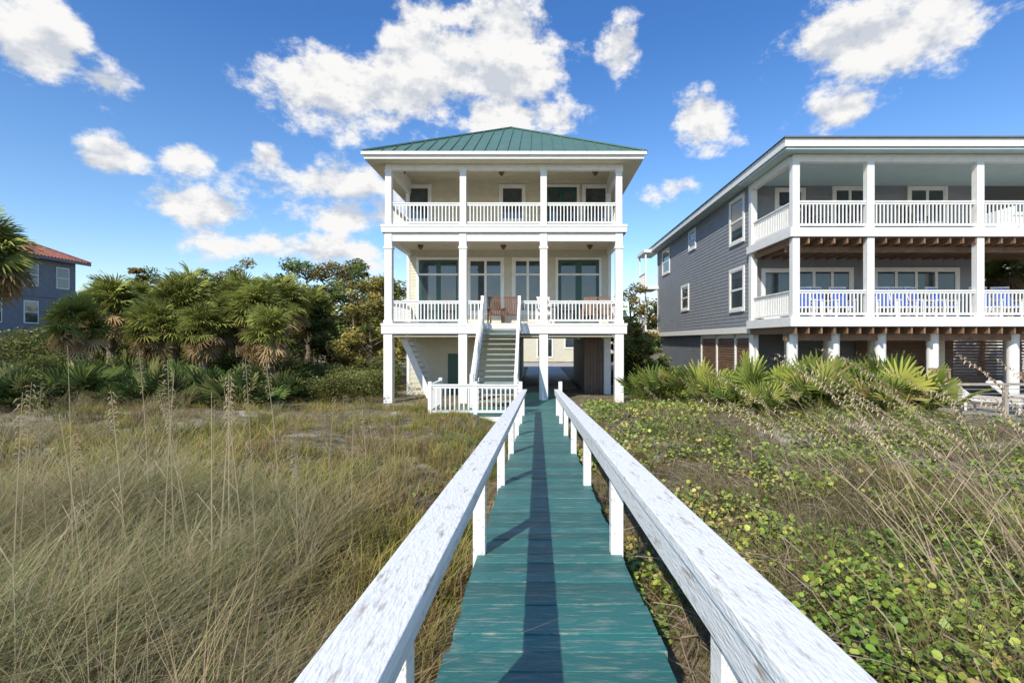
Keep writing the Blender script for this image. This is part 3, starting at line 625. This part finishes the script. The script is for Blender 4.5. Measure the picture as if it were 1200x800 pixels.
def shrubs(name,items,col,seed,leaf=.1,per=380):
    r=np.random.default_rng(seed); cen=[];rd=[]
    for(x,y,rad) in items:
        for j in range(5):
            a=r.uniform(0,6.28); d=rad*.6*r.random(); cen.append((x+d*math.cos(a),y+d*math.sin(a),float(zg(x,y))+rad*r.uniform(.3,.9))); rd.append(rad*r.uniform(.4,.75))
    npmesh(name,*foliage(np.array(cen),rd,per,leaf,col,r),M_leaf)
r=random.Random(3)
shrubs('shrub_thicket',[(r.uniform(-25,-7),r.uniform(19.5,27),r.uniform(.8,1.4)) for _ in range(34)],(.14,.155,.05),1,.11)
shrubs('shrub_thicket',[(r.uniform(-34,-8),r.uniform(28,36),r.uniform(1.7,2.7)) for _ in range(26)],(.17,.18,.06),5,.17,420)
shrubs('shrub_thicket',[(r.uniform(-26,-13),r.uniform(11,19),r.uniform(.4,.85)) for _ in range(26)],(.22,.19,.09),2,.08)
shrubs('shrub_thicket',[(r.uniform(3.9,7.6),r.uniform(17,30),r.uniform(.5,1.0)) for _ in range(20)],(.12,.17,.05),3,.09)
shrubs('shrub_thicket',[(r.uniform(-8.5,-6.3),r.uniform(18,24),r.uniform(.6,1.2)) for _ in range(12)],(.18,.19,.06),4,.08)
rr_=np.random.default_rng(9); cen=[];rd=[]
for i in range(420):
    a=rr_.uniform(-1.2,1.2); d=rr_.uniform(72,95); cen.append((d*math.tan(a) if abs(a)<1.1 else 150*a,d,rr_.uniform(-1.5,4.5))); rd.append(rr_.uniform(2,3.5))
npmesh('distant_tree_line',*foliage(np.array(cen),rd,130,.8,(.13,.17,.075),rr_),M_leaf)
# ------------------------------------------------------------------ light, sky
d=Vector((.53,1.12,-1)); sun=bpy.data.lights.new('sun','SUN'); sun.energy=5.0; sun.angle=math.radians(.5); sun.color=(1,.935,.82)
so=bpy.data.objects.new('sun',sun); S.collection.objects.link(so); so.rotation_euler=d.to_track_quat('-Z','Y').to_euler()
w=bpy.data.worlds.new('World'); S.world=w; w.use_nodes=True; nt=w.node_tree; bg=nt.nodes['Background']; bg.inputs[1].default_value=.15
sky=nt.nodes.new('ShaderNodeTexSky'); sky.sky_type='NISHITA'; sky.sun_disc=False; sky.sun_elevation=math.atan2(1,math.hypot(.53,1.12)); sky.sun_rotation=math.atan2(-.53,-1.12)
sky.altitude=0; sky.air_density=1.0; sky.dust_density=.5; sky.ozone_density=1.2
def Mth(op,a,b=None,c=None):
    n=nt.nodes.new('ShaderNodeMath'); n.operation=op
    for i,v in enumerate((a,b,c)):
        if v is None: continue
        if isinstance(v,(int,float)): n.inputs[i].default_value=v
        else: L(nt,v,n.inputs[i])
    return n.outputs[0]
tc=nt.nodes.new('ShaderNodeTexCoord'); sp=nt.nodes.new('ShaderNodeSeparateXYZ'); L(nt,tc.outputs['Generated'],sp.inputs[0])
az=Mth('ARCTAN2',sp.outputs[0],sp.outputs[1]); el=Mth('ARCSINE',sp.outputs[2])
cb=nt.nodes.new('ShaderNodeCombineXYZ'); L(nt,az,cb.inputs[0]); L(nt,Mth('MULTIPLY',el,1.5),cb.inputs[1])
def noise(sc,det,off=(0,0,0),rg=.6,dist=0):
    mp=nt.nodes.new('ShaderNodeVectorMath'); mp.operation='ADD'; mp.inputs[1].default_value=off; L(nt,cb.outputs[0],mp.inputs[0])
    n=nt.nodes.new('ShaderNodeTexNoise'); n.noise_dimensions='2D'; n.inputs['Scale'].default_value=sc; n.inputs['Detail'].default_value=det; n.inputs['Roughness'].default_value=rg; n.inputs['Distortion'].default_value=dist; L(nt,mp.outputs[0],n.inputs['Vector']); return n.outputs['Fac']
blobs=[(410,102,105,55,1.3),(500,80,85,62,1.3),(602,68,66,80,1.3),(600,136,80,24,1.1),(510,20,70,22,.8),(40,40,80,55,1.3),(125,98,45,28,1.1),(130,185,46,24,1.0),(225,188,36,22,1.0),(235,243,70,28,1.0),(375,215,105,28,.7),(420,255,90,30,.95),(822,138,40,36,1.1),(730,60,24,28,.9),(1050,40,145,52,1.25),(985,130,56,32,1.1),(785,223,36,20,1),(315,183,22,14,.9),(370,292,140,22,.75)]
tot=None
for px,py,rx,ry,am in blobs:
    u=(px-630)/600; v_=(399-py)/600; a0=math.atan(u); e0=math.atan(v_*math.cos(a0)); ra=rx/600*math.cos(a0)**2; re=ry/600*math.cos(a0)
    vm=nt.nodes.new('ShaderNodeVectorMath'); vm.operation='MULTIPLY_ADD'; L(nt,cb.outputs[0],vm.inputs[0]); vm.inputs[1].default_value=(1/ra,1/re/1.5,0); vm.inputs[2].default_value=(-a0/ra,-e0/re,0)
    ln=nt.nodes.new('ShaderNodeVectorMath'); ln.operation='LENGTH'; L(nt,vm.outputs[0],ln.inputs[0])
    val=Mth('MULTIPLY_ADD',ln.outputs['Value'],-am,am)
    tot=val if tot is None else Mth('MAXIMUM',tot,val)
tot=Mth('MAXIMUM',tot,-.62)
nf=noise(8.5,7,(3.1,1.2,0),.62,0)
den=Mth('ADD',tot,Mth('MULTIPLY',Mth('SUBTRACT',nf,.5),2.9))
mr=nt.nodes.new('ShaderNodeMapRange'); mr.interpolation_type='SMOOTHSTEP'; mr.inputs[1].default_value=-.05; mr.inputs[2].default_value=.58; L(nt,den,mr.inputs[0])
nf2=noise(8.5,4,(3.1,1.2+.045,0),.6,0); sh=Mth('SUBTRACT',nf,nf2)
mr2=nt.nodes.new('ShaderNodeMapRange'); mr2.inputs[1].default_value=-.13; mr2.inputs[2].default_value=.07; L(nt,sh,mr2.inputs[0])
cc=nt.nodes.new('ShaderNodeMix'); cc.data_type='RGBA'; cc.inputs['A'].default_value=(4.1,4.35,4.8,1); cc.inputs['B'].default_value=(6.4,6.35,6.3,1); L(nt,mr2.outputs[0],cc.inputs['Factor'])
tg=nt.nodes.new('ShaderNodeValToRGB'); L(nt,sp.outputs[2],tg.inputs[0]); e=tg.color_ramp.elements; e[0].position=0; e[0].color=(1.0,.99,1.0,1); e[1].position=.5; e[1].color=(.34,.64,1,1)
q=e.new(.18); q.color=(.64,.83,1,1)
tint=nt.nodes.new('ShaderNodeVectorMath'); tint.operation='MULTIPLY'; L(nt,sky.outputs[0],tint.inputs[0]); L(nt,tg.outputs[0],tint.inputs[1])
t2=nt.nodes.new('ShaderNodeVectorMath'); t2.operation='SCALE'; t2.inputs['Scale'].default_value=1.3; L(nt,tint.outputs[0],t2.inputs[0])
mixc=nt.nodes.new('ShaderNodeMix'); mixc.data_type='RGBA'; L(nt,mr.outputs[0],mixc.inputs['Factor']); L(nt,t2.outputs[0],mixc.inputs['A']); L(nt,cc.outputs['Result'],mixc.inputs['B'])
L(nt,mixc.outputs['Result'],bg.inputs[0])
# ------------------------------------------------------------------ camera
cam=bpy.data.cameras.new('camera'); co=bpy.data.objects.new('camera',cam); S.collection.objects.link(co); co.location=(0,0,0); co.rotation_euler=(math.pi/2,0,0)
cam.sensor_width=36; cam.lens=18; cam.shift_x=-30/1200; cam.shift_y=-1/1200; cam.clip_end=3000; cam.clip_start=.05; S.camera=co
